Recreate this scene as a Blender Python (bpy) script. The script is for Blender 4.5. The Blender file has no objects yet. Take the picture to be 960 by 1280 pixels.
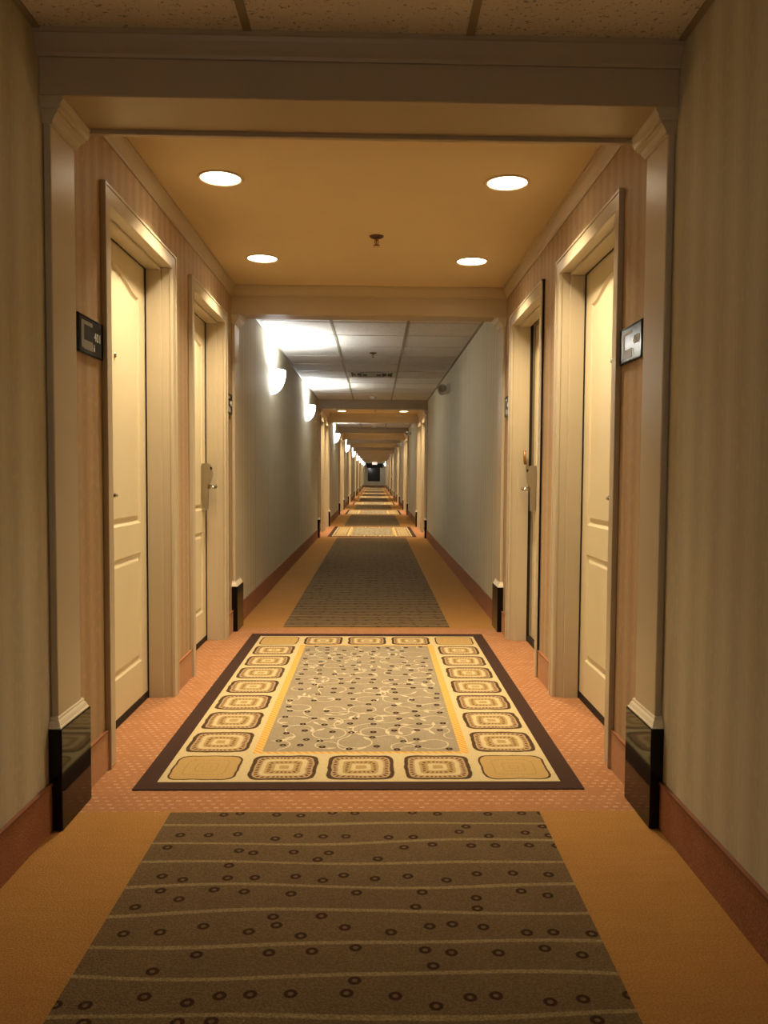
import bpy, bmesh, math, random
from mathutils import Vector, Matrix
PI = math.pi
S = bpy.context.scene
COL = S.collection
random.seed(7)

# ------------------------------------------------------------------ layout
XL, XR = -0.993, 0.903           # wall faces of the corridor
XC = (XL + XR) / 2
H = 2.384                        # ceiling height
BEAM = 2.205                     # underside of the beams
STARTS = [2.51, 14.3, 22.55, 30.0, 38.9, 46.8, 55.3, 63.3]
BLEN = 3.49                      # length of one doorway bay, beam to beam
YBACK, YEND = -5.0, 74.3
ORD = ['first', 'second', 'third', 'fourth', 'fifth', 'sixth', 'seventh', 'eighth']
WHERE = ['in the nearest doorway bay'] + ['in the %s doorway bay' % o for o in ORD[1:]]
D1 = (3.11 - 2.51, 4.047 - 2.51)     # door openings relative to the bay start
D2 = (4.515 - 2.51, 5.453 - 2.51)
CW = 0.065                           # casing width
OPH = 2.085                          # opening height
LD = 0.117                           # depth of the leaf behind the wall face

# ------------------------------------------------------------------ node helpers
class N:
    def __init__(s, name):
        s.m = bpy.data.materials.new(name); s.m.use_nodes = True
        s.t = s.m.node_tree; s.b = s.t.nodes['Principled BSDF']
        s.b.inputs['Specular IOR Level'].default_value = 0.3
    def n(s, typ, **kw):
        x = s.t.nodes.new(typ)
        for k, v in kw.items(): setattr(x, k, v)
        return x
    def put(s, sock, v):
        if isinstance(v, bpy.types.NodeSocket): s.t.links.new(v, sock)
        else: sock.default_value = v
    def math(s, op, a, b=None, c=None, clamp=False):
        x = s.n('ShaderNodeMath', operation=op); x.use_clamp = clamp
        s.put(x.inputs[0], a)
        if b is not None: s.put(x.inputs[1], b)
        if c is not None: s.put(x.inputs[2], c)
        return x.outputs[0]
    def mix(s, f, a, b, mode='MIX'):
        x = s.n('ShaderNodeMix', data_type='RGBA', blend_type=mode)
        s.put(x.inputs[0], f)
        for k, v in ((6, a), (7, b)):
            s.put(x.inputs[k], v if isinstance(v, bpy.types.NodeSocket) else tuple(v) + (1,))
        return x.outputs[2]
    def coord(s, kind='Object'):
        return s.n('ShaderNodeTexCoord').outputs[kind]
    def xyz(s, v=None):
        x = s.n('ShaderNodeSeparateXYZ'); s.put(x.inputs[0], v if v is not None else s.coord())
        return x.outputs
    def comb(s, x, y, z=0.0):
        c = s.n('ShaderNodeCombineXYZ')
        for i, v in enumerate((x, y, z)): s.put(c.inputs[i], v)
        return c.outputs[0]
    def scale(s, v, sc):
        x = s.n('ShaderNodeVectorMath', operation='MULTIPLY'); s.put(x.inputs[0], v); x.inputs[1].default_value = sc
        return x.outputs[0]
    def noise(s, v, sc=5.0, det=3.0, rough=0.5):
        x = s.n('ShaderNodeTexNoise'); s.put(x.inputs['Vector'], v); x.inputs['Scale'].default_value = sc
        x.inputs['Detail'].default_value = det; x.inputs['Roughness'].default_value = rough
        return x.outputs[0]
    def step(s, v, lo, hi):       # smooth 0..1 from lo to hi
        x = s.n('ShaderNodeMapRange'); x.interpolation_type = 'SMOOTHSTEP'
        s.put(x.inputs[0], v); x.inputs[1].default_value = lo; x.inputs[2].default_value = hi
        return x.outputs[0]
    def band(s, v, lo, hi, e):    # 1 between lo and hi
        return s.math('MULTIPLY', s.step(v, lo - e, lo + e), s.math('SUBTRACT', 1.0, s.step(v, hi - e, hi + e)))
    def col(s, c): s.put(s.b.inputs['Base Color'], c if isinstance(c, bpy.types.NodeSocket) else tuple(c) + (1,))
    def rough(s, v): s.put(s.b.inputs['Roughness'], v)
    def bump(s, h, strength=0.3, dist=0.003):
        x = s.n('ShaderNodeBump'); s.put(x.inputs['Height'], h)
        x.inputs['Strength'].default_value = strength; x.inputs['Distance'].default_value = dist
        s.t.links.new(x.outputs[0], s.b.inputs['Normal'])

def plain(name, c, rough=0.5, metal=0.0, spec=0.3, var=0.05, vs=6.0, bump=0.0):
    k = N(name); v = k.coord()
    f = k.noise(v, vs, 3)
    d = tuple(x * (1 - var) for x in c); u = tuple(min(1, x * (1 + var)) for x in c)
    k.col(k.mix(f, d, u)); k.rough(rough)
    k.b.inputs['Metallic'].default_value = metal; k.b.inputs['Specular IOR Level'].default_value = spec
    if bump: k.bump(k.noise(v, 260.0, 2), bump, 0.001)
    return k.m
def glow(name, c, e):
    k = N(name); k.col((0.9, 0.9, 0.88)); k.rough(0.4)
    k.b.inputs['Emission Color'].default_value = tuple(c) + (1,)
    k.b.inputs['Emission Strength'].default_value = e
    # a faint unevenness of the diffuser
    f = k.noise(k.coord(), 9.0, 1)
    k.put(k.b.inputs['Emission Strength'], k.math('MULTIPLY_ADD', f, e * 0.06, e * 0.97))
    return k.m

M = {}
M['trim'] = plain('taupe_trim_paint', (0.53, 0.45, 0.315), 0.38, spec=0.45, var=0.03)
M['beam'] = plain('tan_beam_paint', (0.46, 0.365, 0.24), 0.4, spec=0.4, var=0.03)
M['door'] = plain('cream_door_paint', (0.69, 0.60, 0.40), 0.4, spec=0.45, var=0.03)
M['mould'] = plain('ivory_moulding', (0.80, 0.72, 0.56), 0.3, spec=0.5, var=0.03)
M['soffit'] = plain('tan_ceiling_paint', (0.61, 0.47, 0.275), 0.85, var=0.03, bump=0.15)
M['black'] = plain('gloss_black_plinth', (0.005, 0.0048, 0.0045), 0.07, spec=0.2, var=0.2)
M['dark'] = plain('dark_threshold_and_gaps', (0.012, 0.010, 0.009), 0.6)
M['steel'] = plain('satin_nickel', (0.42, 0.37, 0.30), 0.3, metal=1.0, var=0.06)
M['lever'] = plain('polished_lever', (0.55, 0.50, 0.42), 0.16, metal=1.0, var=0.05)
M['bronze'] = plain('bronze_latch', (0.30, 0.13, 0.05), 0.35, metal=0.8, var=0.1)
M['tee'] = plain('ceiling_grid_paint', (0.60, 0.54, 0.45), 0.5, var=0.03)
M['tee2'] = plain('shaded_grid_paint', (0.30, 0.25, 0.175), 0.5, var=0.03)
M['vent'] = plain('vent_enamel', (0.56, 0.50, 0.40), 0.5, var=0.05)
M['white'] = plain('white_plastic', (0.78, 0.75, 0.69), 0.45, var=0.03)
M['grey'] = plain('grey_plastic', (0.50, 0.48, 0.42), 0.35, var=0.06)
M['brown'] = plain('dark_brown_pile', (0.052, 0.027, 0.019), 0.95, spec=0.1, var=0.3, vs=300.0)
M['gold'] = None
M['lens'] = glow('downlight_lens', (1.0, 0.86, 0.62), 14.0)
M['shade'] = glow('opal_glass_shade', (0.93, 0.97, 1.0), 9.0)
M['bronze2'] = plain('dark_bronze', (0.10, 0.06, 0.035), 0.3, metal=0.8, var=0.1)
M['signface'] = plain('black_acrylic', (0.007, 0.008, 0.009), 0.16, spec=0.3, var=0.2)
M['signgrey'] = plain('sign_grey_print', (0.27, 0.25, 0.22), 0.3, var=0.05)
M['signwhite'] = plain('sign_white_print', (0.92, 0.91, 0.88), 0.25, var=0.02)
M['exitface'] = glow('exit_sign_panel', (1.0, 0.66, 0.58), 1.0)
M['exitred'] = glow('exit_letters', (1.0, 0.12, 0.06), 2.2)
M['cloth'] = plain('dark_valance_cloth', (0.016, 0.013, 0.011), 0.9)

def mk_glass():
    k = N('night_window_glass'); f = k.noise(k.coord(), 1.5, 1)
    k.col(k.mix(f, (0.004, 0.005, 0.010), (0.006, 0.008, 0.016)))
    k.rough(0.05); k.b.inputs['Specular IOR Level'].default_value = 0.6
    return k.m
M['glass'] = mk_glass()

def mk_wallpaper(name, lo, hi, streak, p, amp):
    k = N(name); x, y, z = k.xyz()
    u = k.math('ADD', y, k.math('MULTIPLY', x, 1.0))
    broad = k.math('SINE', k.math('MULTIPLY', u, 2 * PI / p))
    broad2 = k.noise(k.comb(u, 0.0), 5.0, 1)
    b = k.math('ADD', k.math('MULTIPLY_ADD', broad, 0.28 * amp, 0.5), k.math('MULTIPLY_ADD', broad2, 0.8, -0.4))
    fine = k.noise(k.comb(k.math('MULTIPLY', u, 60.0), 0.0, k.math('MULTIPLY', z, 1.6)), 2.4, 3, 0.6)
    leaf = k.noise(k.comb(k.math('MULTIPLY', u, 22.0), 0.0, k.math('MULTIPLY', z, 14.0)), 2.2, 4, 0.6)
    f = k.math('ADD', b, k.math('MULTIPLY_ADD', fine, 0.9, -0.45), clamp=True)
    c = k.mix(f, lo, hi)
    c = k.mix(k.math('MULTIPLY', k.step(leaf, 0.5, 0.66), 0.28), c, streak)
    k.col(c); k.rough(0.62); k.b.inputs['Specular IOR Level'].default_value = 0.25
    k.bump(fine, 0.10, 0.001)
    return k.m
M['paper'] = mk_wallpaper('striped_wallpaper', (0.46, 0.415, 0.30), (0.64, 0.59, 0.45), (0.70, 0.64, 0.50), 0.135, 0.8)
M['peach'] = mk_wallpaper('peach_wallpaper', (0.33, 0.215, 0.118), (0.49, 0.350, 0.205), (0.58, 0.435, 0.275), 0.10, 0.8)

def mk_tile():
    k = N('speckled_ceiling_tile'); v = k.coord()
    base = k.mix(k.noise(v, 3.0, 2), (0.68, 0.62, 0.54), (0.76, 0.70, 0.62))
    n = k.noise(v, 95.0, 3, 0.65); n2 = k.noise(v, 30.0, 2)
    pit = k.step(k.math('ADD', n, k.math('MULTIPLY', n2, 0.12)), 0.66, 0.70)
    k.col(k.mix(k.math('MULTIPLY', pit, 0.75), base, (0.20, 0.14, 0.09)))
    k.rough(0.9); k.bump(k.math('MULTIPLY', pit, -1.0), 0.4, 0.002)
    return k.m
M['tile'] = mk_tile()

def pile(k, v, sc=420.0):
    return k.step(k.noise(v, sc, 2, 0.7), 0.34, 0.66)
def mk_gold():
    k = N('amber_carpet'); v = k.coord(); x, y, z = k.xyz(v)
    a = k.noise(v, 4.0, 4, 0.6); b = pile(k, v, 190.0)
    w = k.noise(k.comb(k.math('MULTIPLY', x, 4.0), k.math('MULTIPLY', y, 40.0)), 1.0, 2)
    c = k.mix(k.math('ADD', k.math('MULTIPLY', a, 0.5), k.math('MULTIPLY', w, 0.5), clamp=True), (0.37, 0.185, 0.050), (0.54, 0.290, 0.088))
    c = k.mix(k.math('MULTIPLY', b, 0.5), c, (0.26, 0.105, 0.025))
    k.col(c); k.rough(0.95); k.b.inputs['Specular IOR Level'].default_value = 0.1
    k.bump(b, 0.5, 0.004); return k.m
M['amber'] = mk_gold()
def mk_salmon():
    k = N('salmon_dotted_carpet'); v = k.coord(); x, y, z = k.xyz(v)
    b = pile(k, v, 190.0); a = k.noise(v, 10.0, 3)
    c = k.mix(a, (0.38, 0.175, 0.078), (0.485, 0.238, 0.110))
    px, py = 0.034, 0.030
    row = k.math('FLOOR', k.math('DIVIDE', y, py))
    off = k.math('MULTIPLY', k.math('FRACT', k.math('MULTIPLY', row, 0.5)), px)
    fx = k.math('SUBTRACT', k.math('FRACT', k.math('DIVIDE', k.math('ADD', k.math('ADD', x, 20.0), off), px)), 0.5)
    fy = k.math('SUBTRACT', k.math('FRACT', k.math('DIVIDE', y, py)), 0.5)
    d = k.math('MAXIMUM', k.math('ABSOLUTE', k.math('MULTIPLY', fx, 1.0)), k.math('ABSOLUTE', k.math('MULTIPLY', fy, 1.35)))
    d = k.math('ADD', d, k.math('MULTIPLY', k.noise(v, 70.0, 2), 0.22))
    m = k.math('SUBTRACT', 1.0, k.step(d, 0.30, 0.40))
    vary = k.step(k.noise(v, 14.0, 1), 0.3, 0.65)
    c = k.mix(k.math('MULTIPLY', k.math('MULTIPLY', m, 0.62), vary), c, (0.74, 0.47, 0.29))
    c = k.mix(k.math('MULTIPLY', b, 0.35), c, (0.26, 0.09, 0.035))
    k.col(c); k.rough(0.95); k.b.inputs['Specular IOR Level'].default_value = 0.1
    k.bump(b, 0.5, 0.004); return k.m
M['salmon'] = mk_salmon()
def mk_base():
    k = N('russet_carpet_base'); v = k.coord(); b = pile(k, v, 180.0)
    c = k.mix(k.noise(v, 12.0, 3), (0.33, 0.150, 0.078), (0.44, 0.215, 0.115))
    c = k.mix(k.math('MULTIPLY', b, 0.45), c, (0.14, 0.045, 0.02))
    k.col(c); k.rough(0.95); k.b.inputs['Specular IOR Level'].default_value = 0.1
    k.bump(b, 0.4, 0.003); return k.m
M['base'] = mk_base()
M['binding'] = plain('base_binding_strip', (0.22, 0.085, 0.042), 0.7, var=0.1)
M['gbase'] = plain('peach_carpet_base', (0.48, 0.27, 0.15), 0.9, spec=0.1, var=0.15, vs=60.0, bump=0.3)

def mk_runner():
    k = N('brown_runner_pile'); v = k.coord(); x, y, z = k.xyz(v)
    b = pile(k, v, 180.0)
    c = k.mix(k.noise(v, 7.0, 3), (0.165, 0.108, 0.053), (0.215, 0.145, 0.074))
    # woven waves across the runner
    rp = 0.132
    w1 = k.math('MULTIPLY', k.math('SINE', k.math('MULTIPLY_ADD', x, 5.2, k.math('MULTIPLY', y, 9.0))), 0.011)
    w2 = k.math('MULTIPLY', k.noise(k.comb(k.math('MULTIPLY', x, 1.8), k.math('MULTIPLY', y, 5.0)), 1.0, 0), 0.05)
    yy = k.math('DIVIDE', k.math('ADD', k.math('ADD', y, w1), w2), rp)
    fr = k.math('ABSOLUTE', k.math('SUBTRACT', k.math('FRACT', yy), 0.5))
    fr = k.math('ADD', fr, k.math('MULTIPLY_ADD', k.noise(v, 200.0, 1), 0.03, -0.015))
    line = k.math('SUBTRACT', 1.0, k.step(fr, 0.040, 0.066))
    vo = k.n('ShaderNodeTexVoronoi', distance='EUCLIDEAN', voronoi_dimensions='2D'); vo.inputs['Scale'].default_value = 11.5
    vo.inputs['Randomness'].default_value = 0.62
    k.put(vo.inputs['Vector'], k.comb(x, k.math('MULTIPLY', y, 1.0), 0.0))
    d = vo.outputs['Distance']
    ring = k.band(d, 0.070, 0.172, 0.02)
    cxn, cyn, _z = k.xyz(vo.outputs['Position'])
    w3 = k.math('MULTIPLY', k.math('SINE', k.math('MULTIPLY_ADD', cxn, 5.2, k.math('MULTIPLY', cyn, 9.0))), 0.011)
    w4 = k.math('MULTIPLY', k.noise(k.comb(k.math('MULTIPLY', cxn, 1.8), k.math('MULTIPLY', cyn, 5.0)), 1.0, 0), 0.05)
    fc = k.math('ABSOLUTE', k.math('SUBTRACT', k.math('FRACT', k.math('DIVIDE', k.math('ADD', k.math('ADD', cyn, w3), w4), rp)), 0.5))
    ring = k.math('MULTIPLY', ring, k.math('GREATER_THAN', fc, 0.17))
    c = k.mix(k.math('MULTIPLY', ring, 0.92), c, (0.035, 0.012, 0.007))
    c = k.mix(k.math('MULTIPLY', line, 0.9), c, (0.36, 0.275, 0.135))
    c = k.mix(k.math('MULTIPLY', b, 0.45), c, (0.06, 0.035, 0.015))
    k.col(c); k.rough(0.97); k.b.inputs['Specular IOR Level'].default_value = 0.1
    k.bump(b, 0.6, 0.004); return k.m
M['runner'] = mk_runner()

RX0, RX1 = -0.768, 0.672         # medallion band outer edge (rug coordinates are world x, y from the bay start)
RY0, RY1 = 2.905 - 2.51, 5.568 - 2.51
FX0, FX1, FY0, FY1 = -0.440, 0.344, 3.226 - 2.51, 5.262 - 2.51
def mk_medallion():
    k = N('cream_medallion_pile'); v = k.coord(); x, y, z = k.xyz(v)
    b = pile(k, v, 190.0)
    nx = k.math('DIVIDE', k.math('SUBTRACT', x, RX0), (RX1 - RX0) / 5)
    ny = k.math('DIVIDE', k.math('SUBTRACT', y, RY0), (RY1 - RY0) / 9)
    wob = k.noise(v, 16.0, 1)
    wx = k.math('MULTIPLY_ADD', wob, 0.05, -0.025)
    px = k.math('ADD', k.math('SUBTRACT', k.math('FRACT', nx), 0.5), wx)
    py = k.math('ADD', k.math('SUBTRACT', k.math('FRACT', ny), 0.5), wx)
    ax = k.math('ABSOLUTE', px); ay = k.math('ABSOLUTE', py)
    r = k.math('POWER', k.math('ADD', k.math('POWER', ax, 6.5), k.math('POWER', ay, 6.5)), 1 / 6.5)
    cream = (0.58, 0.475, 0.265); tan = (0.40, 0.275, 0.115); pink = (0.40, 0.275, 0.145); brown = (0.040, 0.020, 0.013)
    dash = k.step(k.math('SINE', k.math('MULTIPLY', k.math('ARCTAN2', py, px), 40.0)), -0.2, 0.2)
    dash2 = k.step(k.math('SINE', k.math('MULTIPLY', k.math('ARCTAN2', py, px), 22.0)), -0.2, 0.2)
    def build():
        c = k.mix(0.0, cream, cream)
        c = k.mix(k.math('SUBTRACT', 1.0, k.step(r, 0.425, 0.437)), c, brown)
        c = k.mix(k.math('SUBTRACT', 1.0, k.step(r, 0.374, 0.386)), c, pink)
        c = k.mix(k.math('MULTIPLY', k.band(r, 0.315, 0.355, 0.006), dash), c, (0.09, 0.035, 0.018))
        c = k.mix(k.math('SUBTRACT', 1.0, k.step(r, 0.285, 0.30)), c, cream)
        c = k.mix(k.math('SUBTRACT', 1.0, k.step(r, 0.225, 0.24)), c, tan)
        c = k.mix(k.math('MULTIPLY', k.band(r, 0.160, 0.198, 0.006), dash2), c, (0.10, 0.05, 0.02))
        c = k.mix(k.math('SUBTRACT', 1.0, k.step(r, 0.115, 0.13)), c, cream)
        c = k.mix(k.math('SUBTRACT', 1.0, k.step(r, 0.06, 0.07)), c, tan)
        return c
    def corner():
        c = k.mix(0.0, cream, cream); g = (0.46, 0.305, 0.115)
        c = k.mix(k.math('SUBTRACT', 1.0, k.step(r, 0.425, 0.437)), c, brown)
        c = k.mix(k.math('SUBTRACT', 1.0, k.step(r, 0.398, 0.41)), c, g)
        for lo, hi in ((0.255, 0.275), (0.13, 0.15), (0.05, 0.065)):
            c = k.mix(k.math('MULTIPLY', k.math('MULTIPLY', k.band(r, lo, hi, 0.006), dash), 0.7), c, (0.30, 0.16, 0.05))
        return c
    cx = k.math('GREATER_THAN', k.math('ABSOLUTE', k.math('SUBTRACT', nx, 2.5)), 1.5)
    cy = k.math('GREATER_THAN', k.math('ABSOLUTE', k.math('SUBTRACT', ny, 4.5)), 3.5)
    c = k.mix(k.math('MULTIPLY', cx, cy), build(), corner())
    c = k.mix(k.math('MULTIPLY', b, 0.28), c, (0.25, 0.16, 0.06))
    k.col(c); k.rough(0.95); k.b.inputs['Specular IOR Level'].default_value = 0.1
    k.bump(b, 0.4, 0.003); return k.m
M['medallion'] = mk_medallion()
def mk_edging():
    k = N('gold_ribbed_edging'); v = k.coord(); x, y, z = k.xyz(v)
    s = k.math('SINE', k.math('MULTIPLY', k.math('ADD', x, y), 210.0))
    c = k.mix(k.step(s, -0.4, 0.4), (0.52, 0.275, 0.055), (0.64, 0.40, 0.12))
    k.col(c); k.rough(0.95); k.b.inputs['Specular IOR Level'].default_value = 0.1
    return k.m
M['edging'] = mk_edging()
def mk_field():
    k = N('taupe_field_pile'); v = k.coord(); b = pile(k, v, 190.0)
    c = k.mix(k.noise(v, 9.0, 3), (0.27, 0.225, 0.15), (0.36, 0.30, 0.205))
    k.col(k.mix(k.math('MULTIPLY', b, 0.35), c, (0.14, 0.10, 0.05)))
    k.rough(0.95); k.b.inputs['Specular IOR Level'].default_value = 0.1; k.bump(b, 0.4, 0.003); return k.m
M['field'] = mk_field()
M['vine'] = plain('cream_vine_pile', (0.50, 0.42, 0.28), 0.95, spec=0.1, var=0.15, vs=80.0)

# ------------------------------------------------------------------ mesh helper
class G:
    def __init__(s): s.b = bmesh.new(); s.mats = []
    def mi(s, m):
        if m not in s.mats: s.mats.append(m)
        return s.mats.index(m)
    def box(s, x0, x1, y0, y1, z0, z1, m, bev=0.0, seg=2):
        x0, x1 = min(x0, x1), max(x0, x1)
        vs = [s.b.verts.new(p) for p in ((x0, y0, z0), (x1, y0, z0), (x1, y1, z0), (x0, y1, z0), (x0, y0, z1), (x1, y0, z1), (x1, y1, z1), (x0, y1, z1))]
        fs = [s.b.faces.new([vs[i] for i in q]) for q in ((0, 3, 2, 1), (4, 5, 6, 7), (0, 1, 5, 4), (1, 2, 6, 5), (2, 3, 7, 6), (3, 0, 4, 7))]
        i = s.mi(m)
        for f in fs: f.material_index = i
        if bev:
            es = list({e for f in fs for e in f.edges})
            r = bmesh.ops.bevel(s.b, geom=es, offset=bev, segments=seg, affect='EDGES', profile=0.5)
            for f in r['faces']: f.material_index = i
        return s
    def poly(s, pts, m):
        f = s.b.faces.new([s.b.verts.new(p) for p in pts]); f.material_index = s.mi(m); return f
    def prism(s, prof, axis, a0, a1, m, fn=None):
        """extrude a closed 2-D profile along an axis ('x','y','z'); prof gives the other two coordinates in order"""
        def P(q, a):
            if axis == 'x': r = (a, q[0], q[1])
            elif axis == 'y': r = (q[0], a, q[1])
            else: r = (q[0], q[1], a)
            return fn(r) if fn else r
        A = [s.b.verts.new(P(q, a0)) for q in prof]; B = [s.b.verts.new(P(q, a1)) for q in prof]
        i = s.mi(m); n = len(prof); fs = []
        for k in range(n): fs.append(s.b.faces.new((A[k], A[(k + 1) % n], B[(k + 1) % n], B[k])))
        fs.append(s.b.faces.new(A[::-1])); fs.append(s.b.faces.new(B))
        for f in fs: f.material_index = i
        return s
    def lathe(s, prof, m, seg=32, mat=None, ang=2 * PI, a0=0.0, smooth=True):
        """revolve (r,z) points about z"""
        mt = mat or Matrix.Identity(4); i = s.mi(m); full = abs(ang - 2 * PI) < 1e-6
        cols = []
        for k in range(seg + (0 if full else 1)):
            a = a0 + ang * k / seg
            cols.append([s.b.verts.new(mt @ Vector((r * math.cos(a), r * math.sin(a), z))) for r, z in prof])
        nc = len(cols)
        for k in range(nc if full else nc - 1):
            A, B = cols[k], cols[(k + 1) % nc]
            for j in range(len(prof) - 1):
                f = s.b.faces.new((A[j], B[j], B[j + 1], A[j + 1])); f.material_index = i; f.smooth = smooth
        return s
    def tube(s, pts, r, m, seg=12, smooth=True):
        i = s.mi(m); rings = []
        pts = [Vector(p) for p in pts]
        for k, p in enumerate(pts):
            d = (pts[min(k + 1, len(pts) - 1)] - pts[max(k - 1, 0)]).normalized()
            u = d.orthogonal().normalized() if k == 0 else (u - d * u.dot(d)).normalized()
            w = d.cross(u); rr = r[k] if isinstance(r, (list, tuple)) else r
            rings.append([s.b.verts.new(p + (u * math.cos(2 * PI * q / seg) + w * math.sin(2 * PI * q / seg)) * rr) for q in range(seg)])
        for k in range(len(rings) - 1):
            for q in range(seg):
                f = s.b.faces.new((rings[k][q], rings[k][(q + 1) % seg], rings[k + 1][(q + 1) % seg], rings[k + 1][q])); f.material_index = i; f.smooth = smooth
        for R in (rings[0][::-1], rings[-1]):
            f = s.b.faces.new(R); f.material_index = i
        return s
    def mesh(s, name):
        bmesh.ops.remove_doubles(s.b, verts=s.b.verts, dist=1e-6)
        bmesh.ops.recalc_face_normals(s.b, faces=s.b.faces)
        me = bpy.data.meshes.new(name); s.b.to_mesh(me); s.b.free()
        for m in s.mats: me.materials.append(M[m])
        return me
    def obj(s, name, parent=None, loc=None):
        return link(name, s.mesh(name), parent, loc)

def link(name, data, parent=None, loc=None):
    o = bpy.data.objects.new(name, data); COL.objects.link(o)
    if parent is not None: o.parent = parent
    if loc is not None: o.location = loc
    return o
def thing(name, label, cat, loc=(0, 0, 0), group=None, kind=None):
    o = link(name, None, None, loc); o.empty_display_size = 0.1
    return tag(o, label, cat, group, kind)
def tag(o, label, cat, group=None, kind=None):
    if label: o['label'] = label
    if cat: o['category'] = cat
    if group: o['group'] = group
    if kind: o['kind'] = kind
    return o
def copy_tree(o, parent=None):
    c = o.copy(); COL.objects.link(c); c.parent = parent
    for ch in o.children: copy_tree(ch, c)
    return c

# ------------------------------------------------------------------ the shell
T = 0.16
def corridor_spans():
    out = []; y = YBACK
    for s in STARTS: out.append((y, s)); y = s + BLEN
    out.append((y, YEND)); return out
SP = corridor_spans()
def wall(side):
    x = XL if side < 0 else XR; o = x + side * T
    g = G()
    for a, b in SP: g.box(x, o, a - (.13 if a != YBACK else 0), b + (.13 if b != YEND else 0), 0, H + .05, 'paper')
    for s in STARTS:
        e = s + BLEN
        cuts = [(s + .13, s + D1[0] - .02), (s + D1[1] + .02, s + D2[0] - .02), (s + D2[1] + .02, e - .13)]
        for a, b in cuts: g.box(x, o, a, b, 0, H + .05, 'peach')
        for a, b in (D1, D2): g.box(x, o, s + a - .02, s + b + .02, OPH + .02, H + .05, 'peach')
    w = g.obj('wall_left' if side < 0 else 'wall_right')
    side_n = 'left' if side < 0 else 'right'
    return tag(w, '%s corridor wall with striped grey-beige wallpaper and peach paper in the doorway bays' % side_n, 'wall', kind='structure')
wall(-1); wall(1)
g = G()
for a, b in SP: g.box(XL - T, XR + T, a + (-.0 if a == YBACK else -.125), b + (.145 if b != YEND else 0), -0.06, 0, 'amber')
for s in STARTS: g.box(XL - T, XR + T, s + .145, s + 3.365, -0.06, 0, 'salmon')
tag(g.obj('floor'), 'amber corridor carpet with salmon dotted carpet in the doorway bays', 'floor', kind='structure')
g = G()
for a, b in SP: g.box(XL - T, XR + T, a, b, H, H + .05, 'tile')
for s in STARTS: g.box(XL - T, XR + T, s, s + BLEN, H, H + .05, 'soffit')
tag(g.obj('ceiling'), 'speckled tile corridor ceiling broken by tan painted bay ceilings', 'ceiling', kind='structure')
# grid of the suspended ceiling, one per corridor length
TX = (-0.378, 0.270)
for k, (a, b) in enumerate(SP):
    g = G(); w = .012
    a2 = a + (0.0 if k == 0 else .0); b2 = b
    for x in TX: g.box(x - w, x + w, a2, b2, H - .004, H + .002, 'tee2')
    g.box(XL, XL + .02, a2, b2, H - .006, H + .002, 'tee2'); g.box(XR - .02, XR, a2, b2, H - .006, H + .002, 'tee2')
    y = a + (1.05 if k else 0.5)
    while y < b - .05:
        g.box(XL, XR, y - w * .8, y + w * .8, H - .0035, H + .002, 'tee'); y += .662
    tag(g.obj('trim_%d' % (k + 1)), 'painted metal grid of the tiled ceiling over the %s corridor length' % (['foreground', 'second', 'third', 'fourth', 'fifth', 'sixth', 'seventh', 'eighth', 'farthest'][k]), 'ceiling grid', kind='structure')
# end walls
g = G(); WX0, WX1, WZ0, WZ1 = -0.66, 0.44, 0.50, 1.74
for x0, x1, z0, z1 in ((XL - T, WX0, 0, H), (WX1, XR + T, 0, H), (WX0, WX1, 0, WZ0), (WX0, WX1, WZ1, H)):
    g.box(x0, x1, YEND, YEND + .12, z0, z1, 'paper')
tag(g.obj('wall_back'), 'pale papered end wall of the corridor around the dark window', 'wall', kind='structure')
g = G(); g.box(XL - T, XR + T, YBACK - .12, YBACK, 0, H, 'paper')  # unseen wall added to hold the light in; the corridor runs on
tag(g.obj('wall_front_added'), 'added unseen papered wall closing the corridor behind the viewpoint to contain light', 'wall', kind='structure')
w = thing('window_1', 'black night window in the far end wall of the corridor', 'window', ((WX0 + WX1) / 2, YEND, WZ0), kind='structure')
hw = (WX1 - WX0) / 2; hz = WZ1 - WZ0
g = G()
for x0, x1, z0, z1 in ((-hw, -hw + .04, 0, hz), (hw - .04, hw, 0, hz), (-hw, hw, 0, .04), (-hw, hw, hz - .04, hz)): g.box(x0, x1, -.01, .07, z0, z1, 'dark')
g.obj('window_frame', w)
g = G(); g.box(-hw + .03, hw - .03, .03, .04, .03, hz - .03, 'glass'); g.obj('glass_pane', w)
v = thing('window_valance', 'dark pleated valance above the window at the corridor end', 'valance', (XC, YEND - .1, 1.72))
g = G(); n = 40; pts = []
for i in range(n + 1):
    x = -.72 + 1.44 * i / n; pts.append((x, -.0 - .015 * (i % 2)))
back = [(p[0], .03) for p in reversed(pts)]
g.prism(pts + back, 'z', 0, .36, 'cloth'); g.obj('valance_cloth', v)
g = G(); g.box(-.74, .74, -.02, .1, .36, .39, 'cloth'); g.obj('valance_board', v)

# baseboards: carpet base with a bound top, one run per stretch
def base_run(g, side, a, b, mat, bind, h=.15):
    x = XL if side < 0 else XR; i = -side
    g.box(x, x + i * .010, a, b, 0, h - .006, mat)
    g.box(x, x + i * .013, a, b, h - .008, h, bind)
for side, nm in ((-1, 'left'), (1, 'right')):
    g = G()
    for a, b in SP: base_run(g, side, a, b, 'base', 'binding')
    for s in STARTS:
        for a, b in ((s + .26, s + D1[0] - CW), (s + D1[1] + CW, s + D2[0] - CW), (s + D2[1] + CW, s + 3.23)):
            base_run(g, side, a, b, 'gbase', 'base')
    tag(g.obj('baseboard_' + nm), '%s russet carpet baseboard along the foot of the wall' % nm, 'baseboard', kind='structure')
g = G(); g.box(XL, XR, YEND - .012, YEND, 0, .15, 'base'); g.box(XL, XR, YEND - .016, YEND, .142, .15, 'binding')
tag(g.obj('baseboard_back'), 'dark baseboard under the window of the end wall', 'baseboard', kind='structure')
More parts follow.
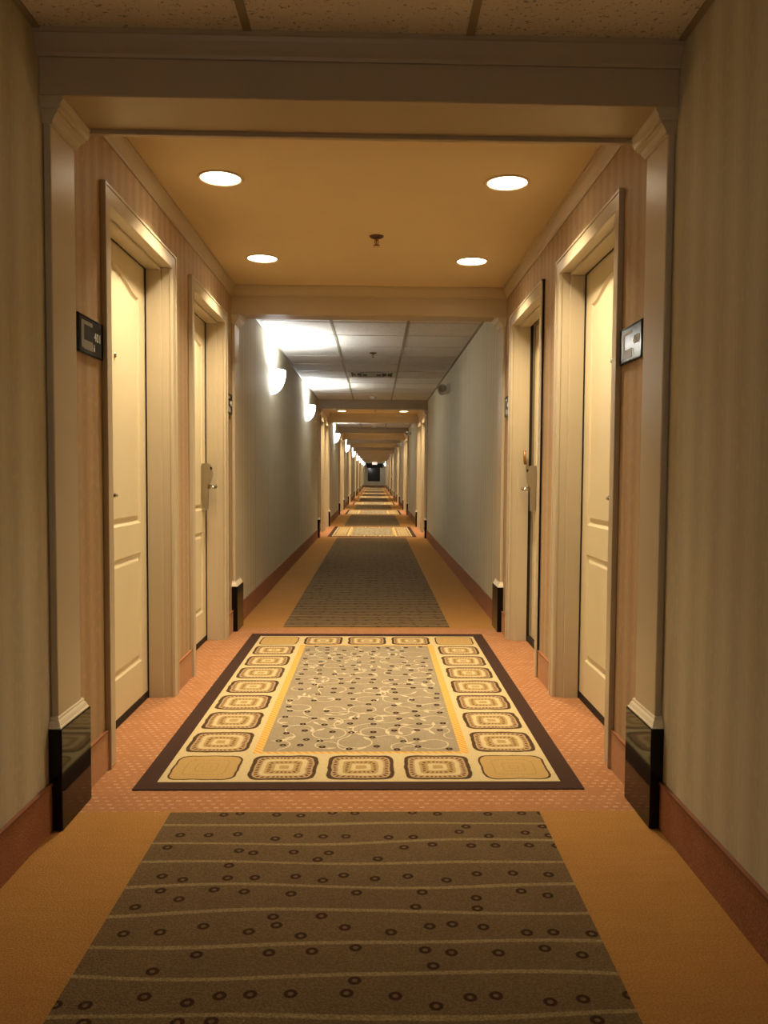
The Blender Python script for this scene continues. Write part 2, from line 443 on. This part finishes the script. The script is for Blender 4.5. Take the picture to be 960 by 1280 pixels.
# wall crown inside each bay
CR = [(0, -.070), (.007, -.070), (.009, -.060), (.016, -.048), (.026, -.026), (.030, -.014), (.036, -.012), (.036, 0), (0, 0)]
tn = 10
for i, s in enumerate(STARTS):
    for side in (-1, 1):
        x = XL if side < 0 else XR
        g = G(); g.prism([(x - side * d, H + z) for d, z in CR], 'y', s + .26, s + 3.23, 'beam')
        tag(g.obj('trim_%d' % tn), '%s crown moulding under the tan ceiling %s' % (('left', 'right')[side > 0], WHERE[i]), 'crown moulding', kind='structure'); tn += 1

# ------------------------------------------------------------------ beams
def make_beam(y0, label, near):
    t = thing('ceiling_beam', label, 'beam', (XC, y0, BEAM), 'painted beams framing the doorway bays')
    w2 = (XR - XL) / 2
    g = G(); g.box(-w2, w2, 0, .26, 0, H - BEAM + .0, 'beam', .004); g.obj('beam_body', t)
    h = H - BEAM
    g = G()
    g.prism([(-d, h + z) for d, z in CR], 'x', -w2, w2, 'beam')
    g.obj('crown_moulding', t)
    g = G()
    g.prism([(.26 + d, h + z) for d, z in CR], 'x', -w2, w2, 'beam')
    g.obj('crown_moulding', t)
    ly = .238 if near else 0.0
    g = G(); g.box(-w2, w2, ly, ly + .022, -.014, .004, 'beam', .003); g.obj('drip_lip', t)
    return t
b0 = make_beam(STARTS[0], '', True); b1 = make_beam(STARTS[0] + 3.23, '', False)
for i, s in enumerate(STARTS):
    for k, dy in enumerate((0, 3.23)):
        b = (b0, b1)[k] if i == 0 else copy_tree((b0, b1)[k])
        b.location = (XC, s + dy, BEAM + (.022 if i and k == 0 else 0))
        for c in list(b.children):
            if i and k == 0 and c.name.startswith('drip_lip'): bpy.data.objects.remove(c)
        b['label'] = ('nearer' if k == 0 else 'farther') + ' taupe ceiling beam ' + WHERE[i]

# ------------------------------------------------------------------ pilasters
def pilaster(side):
    """built with its back on the wall at local x=0, protruding towards +x*i; y 0..0.26"""
    i = -side
    t = thing('pilaster', '', 'pilaster', (0, 0, 0), 'pilasters with black plinths beside the doorway bays')
    g = G(); g.box(0, i * .041, 0, .26, 0, .316, 'black', .003); g.obj('plinth', t)
    g = G(); g.box(0, i * .0225, .025, .225, .345, 2.15, 'trim', .005, 2); g.obj('shaft', t)
    # ogee moulding on the plinth: stacked outline
    g = G()
    prof = [(.037, .316), (.037, .323), (.034, .327), (.033, .333), (.030, .346), (.0255, .356), (.0255, .366), (.0235, .372)]
    def rings(prof, yb):
        R = []
        for d, z in prof:
            e = .041 - d
            z = .316 + (z - .316) * .62; y0, y1 = yb[0] + e * 1.2, yb[1] - e * 1.2
            R.append([g.b.verts.new(p) for p in ((0, y0, z), (i * d, y0, z), (i * d, y1, z), (0, y1, z))])
        return R
    def skin(R, m):
        mi = g.mi(m)
        for A, B in zip(R, R[1:]):
            for k in range(3):
                f = g.b.faces.new((A[k], A[k + 1], B[k + 1], B[k])); f.material_index = mi
        f = g.b.faces.new(R[0]); f.material_index = mi
        f = g.b.faces.new(R[-1]); f.material_index = mi
    skin(rings(prof, (.0, .26)), 'mould'); g.obj('base_moulding', t)
    g = G()
    prof = [(.0245, 2.132), (.030, 2.134), (.030, 2.141), (.034, 2.146), (.040, 2.156), (.050, 2.164), (.050, 2.171), (.056, 2.173), (.060, 2.186), (.070, 2.198), (.070, 2.205)]
    R = []
    for d, z in prof:
        y0, y1 = .025 - (d - .0225) * .5, .225 + (d - .0225) * .75
        R.append([g.b.verts.new(p) for p in ((0, y0, z), (i * d, y0, z), (i * d, y1, z), (0, y1, z))])
    skin(R, 'trim'); g.obj('capital', t)
    return t
PILS = {}
for side in (-1, 1):
    p0 = pilaster(side)
    for i, s in enumerate(STARTS):
        for k in range(2):
            p = p0 if (i == 0 and k == 0) else copy_tree(p0)
            p.location = (XL if side < 0 else XR, s + (0 if k == 0 else 3.23), 0)
            if k == 1:      # set-back is mirrored at the far end by the plinth only
                p.location.y = s + 3.23
            p['label'] = '%s taupe pilaster on gloss black plinth, %s end of %s' % (('left', 'right')[side > 0], ('near', 'far')[k], WHERE[i][3:])

# ------------------------------------------------------------------ doors
LW = D1[1] - D1[0]
def arch_panel(y0, y1, z0, zs, zc, n=28):
    """outline of the cathedral-top panel, anticlockwise, in (y, z)"""
    pts = [(y0, z0), (y1, z0)]
    for k in range(n + 1):
        u = k / n; y = y1 + (y0 - y1) * u
        c = abs(2 * u - 1)                       # 1 at the sides, 0 in the middle
        c = max(0.0, min(1.0, (c - .06) / .86)); h = .5 + .5 * math.cos(PI * c)
        pts.append((y, zs + (zc - zs) * h))
    return pts
def inset(pts, d):
    out = []; n = len(pts)
    for k in range(n):
        a, b, c = Vector(pts[k - 1]), Vector(pts[k]), Vector(pts[(k + 1) % n])
        e1 = (b - a).normalized(); e2 = (c - b).normalized()
        n1 = Vector((-e1.y, e1.x)); n2 = Vector((-e2.y, e2.x))
        m = (n1 + n2)
        if m.length < 1e-6: m = n1
        m.normalize(); L = d / max(.35, m.dot(n1))
        out.append(tuple(b + m * L))
    return out
def leaf_mesh(i):
    """leaf with its face at local x=0, facing +x*i, y 0..LW"""
    g = G(); b = g.b; mi = g.mi('door')
    z0, z1 = .032, OPH - .004; y0, y1 = .004, LW - .005
    outer = [(y0, z0), (y1, z0), (y1, z1), (y0, z1)]
    pans = [arch_panel(.105, LW - .105, .865, 1.915, 1.985), [(.105, .205), (LW - .105, .205), (LW - .105, .725), (.105, .725)]]
    V = lambda q, x: b.verts.new((x * i, q[0], q[1]))
    eds = []; loops = []
    for L in [outer] + pans:
        vs = [V(q, 0) for q in L]; loops.append(vs)
        for k in range(len(vs)): eds.append(b.edges.new((vs[k], vs[(k + 1) % len(vs)])))
    bmesh.ops.triangle_fill(b, use_beauty=True, use_dissolve=False, edges=eds, normal=(1, 0, 0))
    for L, vs in zip(pans, loops[1:]):
        prev = vs
        for d, x in ((.010, -.008), (.016, -.010), (.036, -.002), (.040, -.0015)):
            cur = [V(q, x) for q in inset(L, d)]
            for k in range(len(cur)): b.faces.new((prev[k], prev[(k + 1) % len(cur)], cur[(k + 1) % len(cur)], cur[k]))
            prev = cur
        b.faces.new(prev)
    ov = loops[0]; bk = [V(q, -.04) for q in outer]
    for k in range(4): b.faces.new((ov[k], ov[(k + 1) % 4], bk[(k + 1) % 4], bk[k]))
    b.faces.new(bk)
    for f in b.faces: f.material_index = mi
    return g.mesh('door_leaf')
def lock_parts(root, i, y, sgn):
    O = (-i * LD, 0, 0)
    """card lock at height 1.0; lever points along sgn*y"""
    g = G()
    # escutcheon with a fuller upper body, profile drawn in (x, z)
    prof = [(0, .865), (.024, .865), (.030, .872), (.031, .98), (.036, 1.03), (.050, 1.06), (.056, 1.09), (.054, 1.12), (.044, 1.155), (.036, 1.165), (0, 1.165)]
    g.prism([(p[0] * i, p[1]) for p in prof], 'y', y - .034, y + .034, 'steel')
    lk = g.obj('card_lock', root, O)
    g = G(); g.box(i * .046, i * .0575, y - .012, y + .012, 1.125, 1.142, 'dark', .001); g.obj('status_light', lk)
    g = G()
    g.tube([(i * .026, y, 1.015), (i * .06, y, 1.015), (i * .083, y, 1.015)], [.015, .011, .011], 'lever', 14)
    g.tube([(i * .078, y + .0, 1.015), (i * .086, y - sgn * -.02, 1.016), (i * .087, y + sgn * .06, 1.014), (i * .082, y + sgn * .115, 1.011)], [.012, .0125, .0115, .008], 'lever', 14)
    g.obj('lever_handle', lk)
    g = G(); g.lathe([(.0, .005), (.006, .005), (.011, .004), (.012, 0)], 'lever', 16, Matrix.Translation((0, LW / 2, 1.60)) @ Matrix.Rotation(i * PI / 2, 4, 'Y'))
    g.lathe([(0, .0045), (.0038, .0045)], 'dark', 12, Matrix.Translation((0, LW / 2, 1.60)) @ Matrix.Rotation(i * PI / 2, 4, 'Y'))
    g.obj('peephole', root, O)
LEAFS = {-1: leaf_mesh(1), 1: leaf_mesh(-1)}
def make_door(side, handle_far, ajar=False):
    """origin on the wall face at the near edge of the opening"""
    i = -side
    t = thing('door_1', '', 'door', (0, 0, 0), kind='structure')
    t['kind'] = 'structure'
    # casing: three flat boards with a bead and backband, and the jamb lining
    g = G(); th = .017
    def leg(a, b):
        g.box(0, i * th, a, b, 0, OPH, 'trim', .003)
    leg(-CW, .004); leg(LW - .004, LW + CW)
    g.box(0, i * th, -CW, LW + CW, OPH - .004, OPH + CW, 'trim', .003)
    g.box(0, i * (th + .004), -CW, -CW + .012, 0, OPH + CW, 'trim', .002); g.box(0, i * (th + .004), LW + CW - .012, LW + CW, 0, OPH + CW, 'trim', .002)
    g.box(0, i * (th + .004), -CW, LW + CW, OPH + CW - .012, OPH + CW, 'trim', .002)
    g.obj('door_casing', t)
    g = G()
    for a, b, c in ((-.02, .0, .014), (LW, LW + .02, LW - .014)):
        g.box(-i * .16, i * .002, min(a, b), max(a, b), 0, OPH, 'trim')
    g.box(-i * .16, i * .002, -.02, LW + .02, OPH, OPH + .02, 'trim')
    # stop on the corridor side of the leaf
    g.box(-i * (LD - .005), -i * .038, 0, .012, 0, OPH, 'trim', .002); g.box(-i * (LD - .005), -i * .038, LW - .012, LW, 0, OPH, 'trim', .002)
    g.box(-i * (LD - .005), -i * .038, 0, LW, OPH - .012, OPH, 'trim', .002)
    g.obj('door_jamb', t)
    g = G(); back = LD + .010 if ajar else LD - .004  # black strips stand in for the shade in the gap around the leaf
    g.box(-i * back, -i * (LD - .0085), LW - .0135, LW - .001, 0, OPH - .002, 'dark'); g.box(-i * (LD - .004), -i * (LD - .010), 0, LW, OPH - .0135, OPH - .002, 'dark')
    g.obj('gap_shade_strip', t)
    lf = link('door_leaf', LEAFS[side], t, (-i * LD, 0, 0))
    lock_parts(t, i, LW - .085 if handle_far else .085, -1 if handle_far else 1)
    g = G(); g.box(-i * (LD + .02), -i * (LD - .004), .0, LW, 0, .034, 'dark'); g.obj('door_sweep', t)
    return t
dn = 1
for side in (-1, 1):
    for hf, D in ((False, D1), (True, D2)):
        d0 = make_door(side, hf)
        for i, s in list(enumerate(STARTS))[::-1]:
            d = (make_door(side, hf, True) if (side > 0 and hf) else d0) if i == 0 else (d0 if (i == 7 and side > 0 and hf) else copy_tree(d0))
            d.name = 'door_%d' % (dn + i)
            d.location = (XL if side < 0 else XR, s + D[0], 0)
            d['label'] = '%s cream panelled guest room door on the %s wall %s' % (('nearer', 'farther')[hf], ('left', 'right')[side > 0], WHERE[i])
            if side > 0 and hf and i == 0:
                d['label'] = 'slightly ajar cream guest room door, farther on the right in the nearest doorway bay'
                for c in d.children:      # the leaf stands a touch behind its stop
                    if c.name.split('.')[0] in ('door_leaf', 'card_lock', 'peephole'): c.rotation_euler.z = math.radians(-1.6)
                g = G(); g.tube([(-.035, LW - .04, 1.175), (-.040, LW - .035, 1.20), (-.040, LW - .035, 1.265)], [.009, .008, .0075], 'bronze', 10)
                g.obj('latch_bar', d, (LD, 0, 0))
        dn += 8
# ------------------------------------------------------------------ signs
def text_mesh(body, size, name):
    c = bpy.data.curves.new(name, 'FONT'); c.body = body; c.size = size; c.extrude = .0006; c.offset = size * .004; c.space_character = 1.12
    c.align_x = 'CENTER'; c.align_y = 'CENTER'
    o = bpy.data.objects.new(name, c); COL.objects.link(o)
    dg = bpy.context.evaluated_depsgraph_get(); dg.update()
    me = bpy.data.meshes.new_from_object(o.evaluated_get(dg)); bpy.data.objects.remove(o)
    return me
def sign(side, y0, y1, z0, z1, num, label):
    x = XL if side < 0 else XR; i = -side
    t = thing('room_sign', label, 'sign', (x, (y0 + y1) / 2, (z0 + z1) / 2), 'room signs beside the doors')
    w, h = (y1 - y0) / 2, (z1 - z0) / 2
    g = G(); g.box(0, i * .010, -w, w, -h, h, 'signface', .002); g.obj('back_plate', t)
    # u runs left to right for a reader facing the wall; left wall reads along +y, right wall along -y
    d = 1 if side < 0 else -1
    def rect(g, u0, u1, v0, v1, m, x0=.010, x1=.0108):
        a, b = sorted((d * (u0 - .5) * 2 * w, d * (u1 - .5) * 2 * w))
        g.box(i * x0, i * x1, a, b, (v0 - .5) * 2 * h, (v1 - .5) * 2 * h, m)
    g = G(); e = .03
    for q in ((0.02, .98, 0.02, .05), (.02, .98, .95, .98), (.02, .04, .02, .98), (.96, .98, .02, .98)): rect(g, *q, 'black', .010, .012)
    g.obj('rim', t)
    g = G()
    rect(g, .12, .22, .14, .86, 'signgrey'); rect(g, .22, .56, .76, .86, 'signgrey'); rect(g, .22, .56, .12, .36, 'signgrey')
    g.obj('printed_bracket', t)
    if num:
        me = text_mesh(num, h * .66, 'room_number'); me.materials.append(M['signwhite'])
        o = link('room_number', me, t, (i * .011, d * .26 * 2 * w, .06 * h))
        o.rotation_euler = (PI / 2, 0, PI / 2 if side < 0 else -PI / 2)
        # small figure pictogram under the number
        g = G(); rect(g, .61, .635, .26, .33, 'signwhite'); rect(g, .60, .645, .14, .25, 'signwhite'); g.obj('pictogram', t)
    return t
nums = {(-1, 0): '401', (1, 0): '400', (-1, 1): '403', (1, 1): '402'}
for i, s in enumerate(STARTS):
    for side in (-1, 1):
        for k, (a, b) in enumerate(((.272, .522), (3.025, 3.215))):
            sn = ('left', 'right')[side > 0]
            lab = 'black room sign on the %s wall beside the %s door %s' % (sn, ('nearer', 'farther')[k], WHERE[i])
            if i == 0 and k == 0: lab = 'black room sign reading %s on the %s wall of the nearest bay' % (nums[(side, 0)], sn)
            sign(side, s + a, s + b, 1.503 if k == 0 else 1.50, 1.632 if k == 0 else 1.64, nums[(side, k)] if i == 0 else None, lab)
# ------------------------------------------------------------------ recessed downlights
def make_downlight():
    t = thing('downlight', '', 'ceiling light', (0, 0, H), 'recessed downlights in the doorway bays')
    g = G(); g.lathe([(.100, 0.0), (.100, -.004), (.096, -.006), (.088, -.005), (.086, -.002), (.085, .001)], 'soffit', 48); g.obj('trim_ring', t)
    g = G(); g.lathe([(0, -.0015), (.0865, -.0015)], 'lens', 48, smooth=False); g.obj('lens', t)
    return t
dl0 = make_downlight()
DLX = (-.680, .572); DLY = (1.175, 2.51)
for i, s in enumerate(STARTS):
    for a in range(2):
        for b in range(2):
            d = dl0 if (i + a + b == 0) else copy_tree(dl0)
            d.location = (DLX[a], s + DLY[b], H)
            d['label'] = '%s %s round recessed downlight in the tan ceiling %s' % (('nearer', 'farther')[b], ('left', 'right')[a], WHERE[i])
            L = bpy.data.lights.new('downlight_lamp', 'AREA'); L.shape = 'DISK'; L.size = .15
            L.energy = 15.5; L.color = (1.0, .80, .52); L.spread = math.radians(114)
            lo = link('downlight_lamp', L, None, (DLX[a], s + DLY[b], H - .008))
# ------------------------------------------------------------------ sprinklers and detectors
def make_sprinkler():
    t = thing('fire_sprinkler', '', 'sprinkler', (0, 0, H), 'pendant sprinklers on the ceilings')
    g = G(); g.lathe([(.040, 0), (.039, -.004), (.028, -.011), (.014, -.014), (0, -.014)], 'bronze2', 28); g.obj('escutcheon', t)
    g = G(); g.tube([(0, 0, -.008), (0, 0, -.022), (0, 0, -.026)], [.011, .009, .006], 'bronze', 12)
    for q in (-1, 1): g.tube([(q * .009, 0, -.02), (q * .011, 0, -.032), (q * .003, 0, -.046)], .0022, 'bronze', 8)
    g.tube([(0, 0, -.022), (0, 0, -.047)], .0025, 'bronze', 8); g.obj('frame', t)
    g = G(); g.lathe([(0, -.047), (.016, -.047), (.017, -.0485), (0, -.0485)], 'bronze', 20)
    for q in range(10):
        a = q * PI / 5; g.box(math.cos(a) * .018 - .0018, math.cos(a) * .018 + .0018, math.sin(a) * .018 - .0018, math.sin(a) * .018 + .0018, -.0485, -.047, 'bronze')
    g.obj('deflector', t); return t
def make_detector():
    t = thing('smoke_detector', '', 'smoke detector', (0, 0, H), 'round smoke detectors on the corridor ceilings')
    g = G(); g.lathe([(.062, 0), (.062, -.012), (.058, -.016), (.0, -.016)], 'white', 32); g.obj('base_ring', t)
    g = G(); g.lathe([(.050, -.016), (.049, -.022), (.043, -.034), (.030, -.042), (0, -.044)], 'white', 32)
    g.obj('sensor_dome', t); return t
sp0 = make_sprinkler(); de0 = make_detector()
for i, s in enumerate(STARTS):
    t = sp0 if i == 0 else copy_tree(sp0)
    t.location = (0.0, s + 2.02, H); t['label'] = 'bronze pendant sprinkler between the downlights ' + WHERE[i]
CORR = ['corridor length just beyond the nearest bay'] + ['corridor length beyond the %s bay' % o for o in ORD[1:]]
for k in range(1, 9):
    a, b = SP[k]
    t = copy_tree(sp0); t.location = (-.03, a + (2.8 if k == 1 else 1.9), H); t['label'] = 'small pendant sprinkler on the tiled ceiling of the ' + CORR[k - 1]
    t = de0 if k == 1 else copy_tree(de0)
    t.location = (-.045, b - .6, H); t['label'] = 'round white smoke detector on the ceiling of the ' + CORR[k - 1]
# ceiling vent
vt = thing('ceiling_vent', 'rectangular air vent in the tiled ceiling beyond the nearest bay', 'vent', (-.05, 10.66, H))
g = G()
for x0, x1, y0, y1 in ((-.30, .30, -.30, -.26), (-.30, .30, .26, .30), (-.30, -.26, -.26, .26), (.26, .30, -.26, .26)): g.box(x0, x1, y0, y1, -.010, 0, 'vent', .002)
g.obj('vent_frame', vt)
g = G(); g.box(-.26, .26, -.26, .26, -.0015, -.0005, 'dark'); g.obj('duct_opening', vt)
for k, q in enumerate((.20, .13, .06)):
    g = G()
    for x0, x1, y0, y1 in ((-q, q, -q, -q + .012), (-q, q, q - .012, q), (-q, -q + .012, -q + .012, q - .012), (q - .012, q, -q + .012, q - .012)): g.box(x0, x1, y0, y1, -.014 - .004 * k, -.006, 'vent', .001)
    g.obj('louvre_ring', vt)
g = G()
for sx in (-1, 1):
    for sy in (-1, 1): g = G(); g.lathe([(.045, -.002), (.04, -.012), (.0, -.014)], 'vent', 16, Matrix.Translation((sx * .2, sy * .2, 0))); g.obj('corner_boss', vt)
# ------------------------------------------------------------------ wall sconces
def make_sconce(i):
    t = thing('wall_sconce', '', 'wall light', (0, 0, 0), 'glowing bowl sconces along the corridor walls')
    prof = []
    for k in range(15):
        u = k / 14; prof.append((.138 * math.sin(u * PI / 2) ** .8 + .0001, -.105 + .215 * (1 - math.cos(u * PI / 2)) ** .9))
    prof += [(.134, .12)] + [(r * .96, z + .004) for r, z in reversed(prof)]
    a0 = -PI / 2 if i > 0 else PI / 2
    g = G(); g.lathe(prof, 'shade', 28, Matrix.Identity(4), PI, a0); g.obj('bowl_shade', t)
    g = G(); g.box(0, i * .014, -.05, .05, -.07, .09, 'steel', .003); g.obj('wall_plate', t)
    g = G(); g.tube([(i * .014, 0, .01), (i * .05, 0, .01)], .012, 'steel', 10); g.obj('lamp_holder', t)
    return t
scl, scr = make_sconce(1), make_sconce(-1)
SC = [(-1, 7.95, 'nearest glowing wall sconce beyond the nearest bay'), (-1, 11.9, 'second glowing wall sconce beyond the nearest bay'),
      (-1, 20.1, 'glowing wall sconce on the left of the second corridor length'), (-1, 28.0, 'glowing wall sconce on the left of the third corridor length'),
      (-1, 36.2, 'glowing wall sconce on the left of the fourth corridor length'), (-1, 44.6, 'glowing wall sconce on the left of the fifth corridor length'),
      (-1, 52.8, 'glowing wall sconce on the left of the sixth corridor length'), (-1, 61.0, 'glowing wall sconce on the left of the seventh corridor length'),
      (-1, 69.5, 'glowing wall sconce on the left beside the far end window'), (1, 72.4, 'single glowing wall sconce on the right wall at the far end')]
used = set()
for side, y, lab in SC:
    p = scl if side < 0 else scr
    t = p if side not in used else copy_tree(p); used.add(side)
    t.location = (XL if side < 0 else XR, y, 1.965); t['label'] = lab
    L = bpy.data.lights.new('sconce_or_fill_lamp', 'POINT'); L.energy = 130.0 if y < 66 else 190.0; L.color = (.90, .96, 1.0); L.shadow_soft_size = .035
    link('sconce_or_fill_lamp', L, None, ((XL if side < 0 else XR) - side * .065, y, 2.045))
# fill lamp added behind the viewpoint to brighten the foreground; no fixture there
L = bpy.data.lights.new('sconce_or_fill_lamp', 'POINT'); L.energy = 27.0; L.color = (1.0, .95, .88); L.shadow_soft_size = .05
link('sconce_or_fill_lamp', L, None, (XL + .12, -2.6, 2.02))
# ------------------------------------------------------------------ emergency lights
def make_emergency():
    t = thing('emergency_light', '', 'emergency light', (0, 0, 0), 'twin-head emergency lights on the right wall')
    g = G(); g.box(.002, -.045, -.13, .13, -.05, .05, 'white', .006); g.obj('battery_housing', t)
    for q, (yy, az) in enumerate(((-.10, -.9), (.09, .6))):
        m = Matrix.Translation((-.085, yy, -.005)) @ Matrix.Rotation(az * .6, 4, 'Z') @ Matrix.Rotation(PI / 2 + .25, 4, 'X')
        g = G(); g.lathe([(0, -.045), (.020, -.044), (.042, -.028), (.056, .0), (.060, .020), (.060, .030), (.054, .030), (.050, .022), (0, .018)], 'grey', 28, m)
        hd = g.obj('lamp_head', t)
        g = G(); g.lathe([(0, .024), (.03, .024), (.049, .020)], 'lever', 24, m); g.obj('reflector', hd)
        g = G(); g.tube([(-.04, yy * .8, -.01), (-.07, yy, -.01)], .012, 'white', 10); g.obj('swivel_joint', hd)
    return t
em0 = make_emergency()
for k, y in enumerate((10.25, 21.2, 29.0, 37.5, 45.4)):
    t = em0 if k == 0 else copy_tree(em0)
    t.location = (XR, y, 2.165)
    t['label'] = 'twin-head emergency light on the right wall of the ' + CORR[k]
# exit sign
ex = thing('exit_sign', 'lit red EXIT sign hanging near the far end of the corridor', 'exit sign', (XC, 70.0, H))
g = G(); g.box(-.21, .21, -.025, .025, -.44, -.22, 'white', .005); g.obj('sign_housing', ex)
g = G(); g.box(-.195, .195, -.028, -.025, -.425, -.235, 'exitface'); g.obj('lit_panel', ex)
me = text_mesh('EXIT', .2, 'exit_lettering'); me.materials.append(M['exitred'])
o = link('exit_lettering', me, ex, (0, -.0295, -.335)); o.rotation_euler = (PI / 2, 0, 0)
g = G(); g.tube([(0, 0, -.22), (0, 0, 0)], .012, 'white', 10); g.obj('hanging_stem', ex)
# ------------------------------------------------------------------ rugs
def frame(g, x0, x1, y0, y1, X0, X1, Y0, Y1, z0, z1, m):
    """rectangular ring, inner 0/1, outer caps"""
    for a, b, c, d in ((X0, X1, Y0, y0), (X0, X1, y1, Y1), (X0, x0, y0, y1), (x1, X1, y0, y1)): g.box(a, b, c, d, z0, z1, m)
def make_rug():
    t = thing('inset_rug', '', 'rug', (0, 0, 0), 'bordered medallion rugs in the doorway bays')
    g = G(); frame(g, RX0, RX1, RY0, RY1, -.837, .742, .325, 3.146, .0004, .004, 'brown'); g.obj('border', t)
    e = .034
    g = G(); frame(g, FX0 - e, FX1 + e, FY0 - e * .6, FY1 + e * .6, RX0, RX1, RY0, RY1, .0004, .004, 'medallion'); g.obj('medallion_band', t)
    g = G(); frame(g, FX0, FX1, FY0, FY1, FX0 - e, FX1 + e, FY0 - e * .6, FY1 + e * .6, .0004, .004, 'edging'); g.obj('gold_edging', t)
    g = G(); g.box(FX0, FX1, FY0, FY1, .0004, .004, 'field')
    rnd = random.Random(3)
    z = [.0042]
    def inside(p, m=.012): return FX0 + m < p[0] < FX1 - m and FY0 + m < p[1] < FY1 - m
    def ribbon(pts, w):
        z[0] += .000003
        run = []
        def flush():
            if len(run) > 2:
                L, R = [], []
                for k, p in enumerate(run):
                    a = Vector(run[max(0, k - 1)]); b = Vector(run[min(len(run) - 1, k + 1)]); d = (b - a)
                    if d.length < 1e-7: continue
                    d.normalize(); n = Vector((-d.y, d.x)) * w / 2
                    L.append(g.b.verts.new((p[0] + n.x, p[1] + n.y, z[0]))); R.append(g.b.verts.new((p[0] - n.x, p[1] - n.y, z[0])))
                mi = g.mi('vine')
                for k in range(len(L) - 1):
                    f = g.b.faces.new((L[k], L[k + 1], R[k + 1], R[k])); f.material_index = mi
            run.clear()
        for p in pts:
            if inside(p): run.append(p)
            else: flush()
        flush()
    def leafshape(x, y, a, l, w):
        if not inside((x, y), .03): return
        z[0] += .000003
        P = []
        for k in range(12):
            u = 2 * PI * k / 12; px = l / 2 * math.cos(u); py = w / 2 * math.sin(u) * (1 - .45 * math.cos(u))
            P.append((x + px * math.cos(a) - py * math.sin(a), y + px * math.sin(a) + py * math.cos(a), z[0]))
        g.poly(P, 'vine')
    def dot(x, y):
        if not inside((x, y), .02): return
        z[0] += .000003; mi = g.mi('brown'); n = 14
        A = [g.b.verts.new((x + .0145 * math.cos(2 * PI * k / n), y + .0145 * math.sin(2 * PI * k / n), z[0])) for k in range(n)]
        B = [g.b.verts.new((x + .0045 * math.cos(2 * PI * k / n), y + .0045 * math.sin(2 * PI * k / n), z[0])) for k in range(n)]
        for k in range(n):
            f = g.b.faces.new((A[k], A[(k + 1) % n], B[(k + 1) % n], B[k])); f.material_index = mi
    # thin tendrils that curl into open circles, with single leaves and ring-shaped berries between them
    nx, ny = 5, 12
    for b_ in range(ny):
        for a in range(nx):
            cx = FX0 + (a + .5 + rnd.uniform(-.22, .22) + .25 * (b_ % 2) - .12) * (FX1 - FX0) / nx
            cy = FY0 + (b_ + .5 + rnd.uniform(-.2, .2)) * (FY1 - FY0) / ny
            rad = rnd.uniform(.048, .082); ph = rnd.uniform(0, 2 * PI); sg = rnd.choice((-1, 1)); turn = rnd.uniform(1.3, 1.65)
            pts = []
            for k in range(34):
                u = k / 33; an = ph + sg * u * PI * turn; rr = rad * (.80 + .22 * u)
                pts.append((cx + rr * math.cos(an), cy + rr * math.sin(an)))
            an = ph + sg * PI * turn; r2 = rad * rnd.uniform(.8, 1.3); ex_, ey = pts[-1]
            c2x = ex_ + math.cos(an) * r2; c2y = ey + math.sin(an) * r2
            for k in range(1, 18):
                aa = an + PI - sg * k / 17 * PI * .75
                pts.append((c2x + r2 * math.cos(aa), c2y + r2 * math.sin(aa)))
            ribbon(pts, .0052)
            for k, off in ((0, 0), (len(pts) - 2, 0), (18, 1.1), (40, -1.0)):
                if off and rnd.random() < .35: continue
                p, q = pts[k], pts[k + 1]; an2 = math.atan2(q[1] - p[1], q[0] - p[0]) + off + (PI if k == 0 else 0)
                leafshape(p[0] + .018 * math.cos(an2), p[1] + .018 * math.sin(an2), an2, rnd.uniform(.036, .052), rnd.uniform(.013, .019))
    nx, ny = 8, 20
    for b_ in range(ny):
        for a in range(nx):
            if rnd.random() < .12: continue
            dot(FX0 + (a + .5 + rnd.uniform(-.28, .28)) * (FX1 - FX0) / nx, FY0 + (b_ + .5 + rnd.uniform(-.28, .28)) * (FY1 - FY0) / ny)
    g.obj('scrollwork_field', t)
    return t
r0 = make_rug()
for i, s in enumerate(STARTS):
    t = r0 if i == 0 else copy_tree(r0)
    t.location = (0, s, 0); t['label'] = 'brown-bordered medallion rug on the carpet ' + WHERE[i]
for k, (a, b) in enumerate(SP):
    y0 = a - .125 + (.05 if k else 0); y1 = b + .13 if k < 8 else b - .05
    if k == 0: y0 = YBACK + .1
    g = G(); g.box(-.655, .543, y0, y1, .0004, .004, 'runner')
    o = g.obj('carpet_runner')
    tag(o, ['brown runner with wavy tan lines and small rings in the foreground'] [0] if k == 0 else 'brown wavy-lined runner in the ' + CORR[k - 1], 'carpet runner', 'brown runners between the doorway bays')

# ------------------------------------------------------------------ world, camera
W = bpy.data.worlds.new('night'); S.world = W; W.use_nodes = True
W.node_tree.nodes['Background'].inputs[0].default_value = (.01, .012, .02, 1)
W.node_tree.nodes['Background'].inputs[1].default_value = .3
f, pitch, yaw, roll, cx, cy = 1033.4, -.0511, .0255, .0071, 495.0, 646.45
fw = Vector((math.sin(yaw) * math.cos(pitch), math.cos(yaw) * math.cos(pitch), math.sin(pitch)))
rt = Vector((math.cos(yaw), -math.sin(yaw), 0)); up = rt.cross(fw)
rt, up = rt * math.cos(roll) + up * math.sin(roll), -rt * math.sin(roll) + up * math.cos(roll)
cam = bpy.data.cameras.new('camera'); co = link('camera', cam)
co.matrix_world = Matrix(((rt.x, up.x, -fw.x, 0), (rt.y, up.y, -fw.y, 0), (rt.z, up.z, -fw.z, 1.1), (0, 0, 0, 1)))
cam.sensor_fit = 'VERTICAL'; cam.sensor_height = 24.0; cam.lens = f / 1280 * 24.0
cam.shift_x = -(cx - 480) / 1280; cam.shift_y = (cy - 640) / 1280
cam.clip_start = .05; cam.clip_end = 200
S.camera = co
S.view_settings.view_transform = 'Standard'; S.view_settings.look = 'None'
S.view_settings.gamma = 1.0; S.view_settings.use_curve_mapping = False
S.view_settings.exposure = 0.0
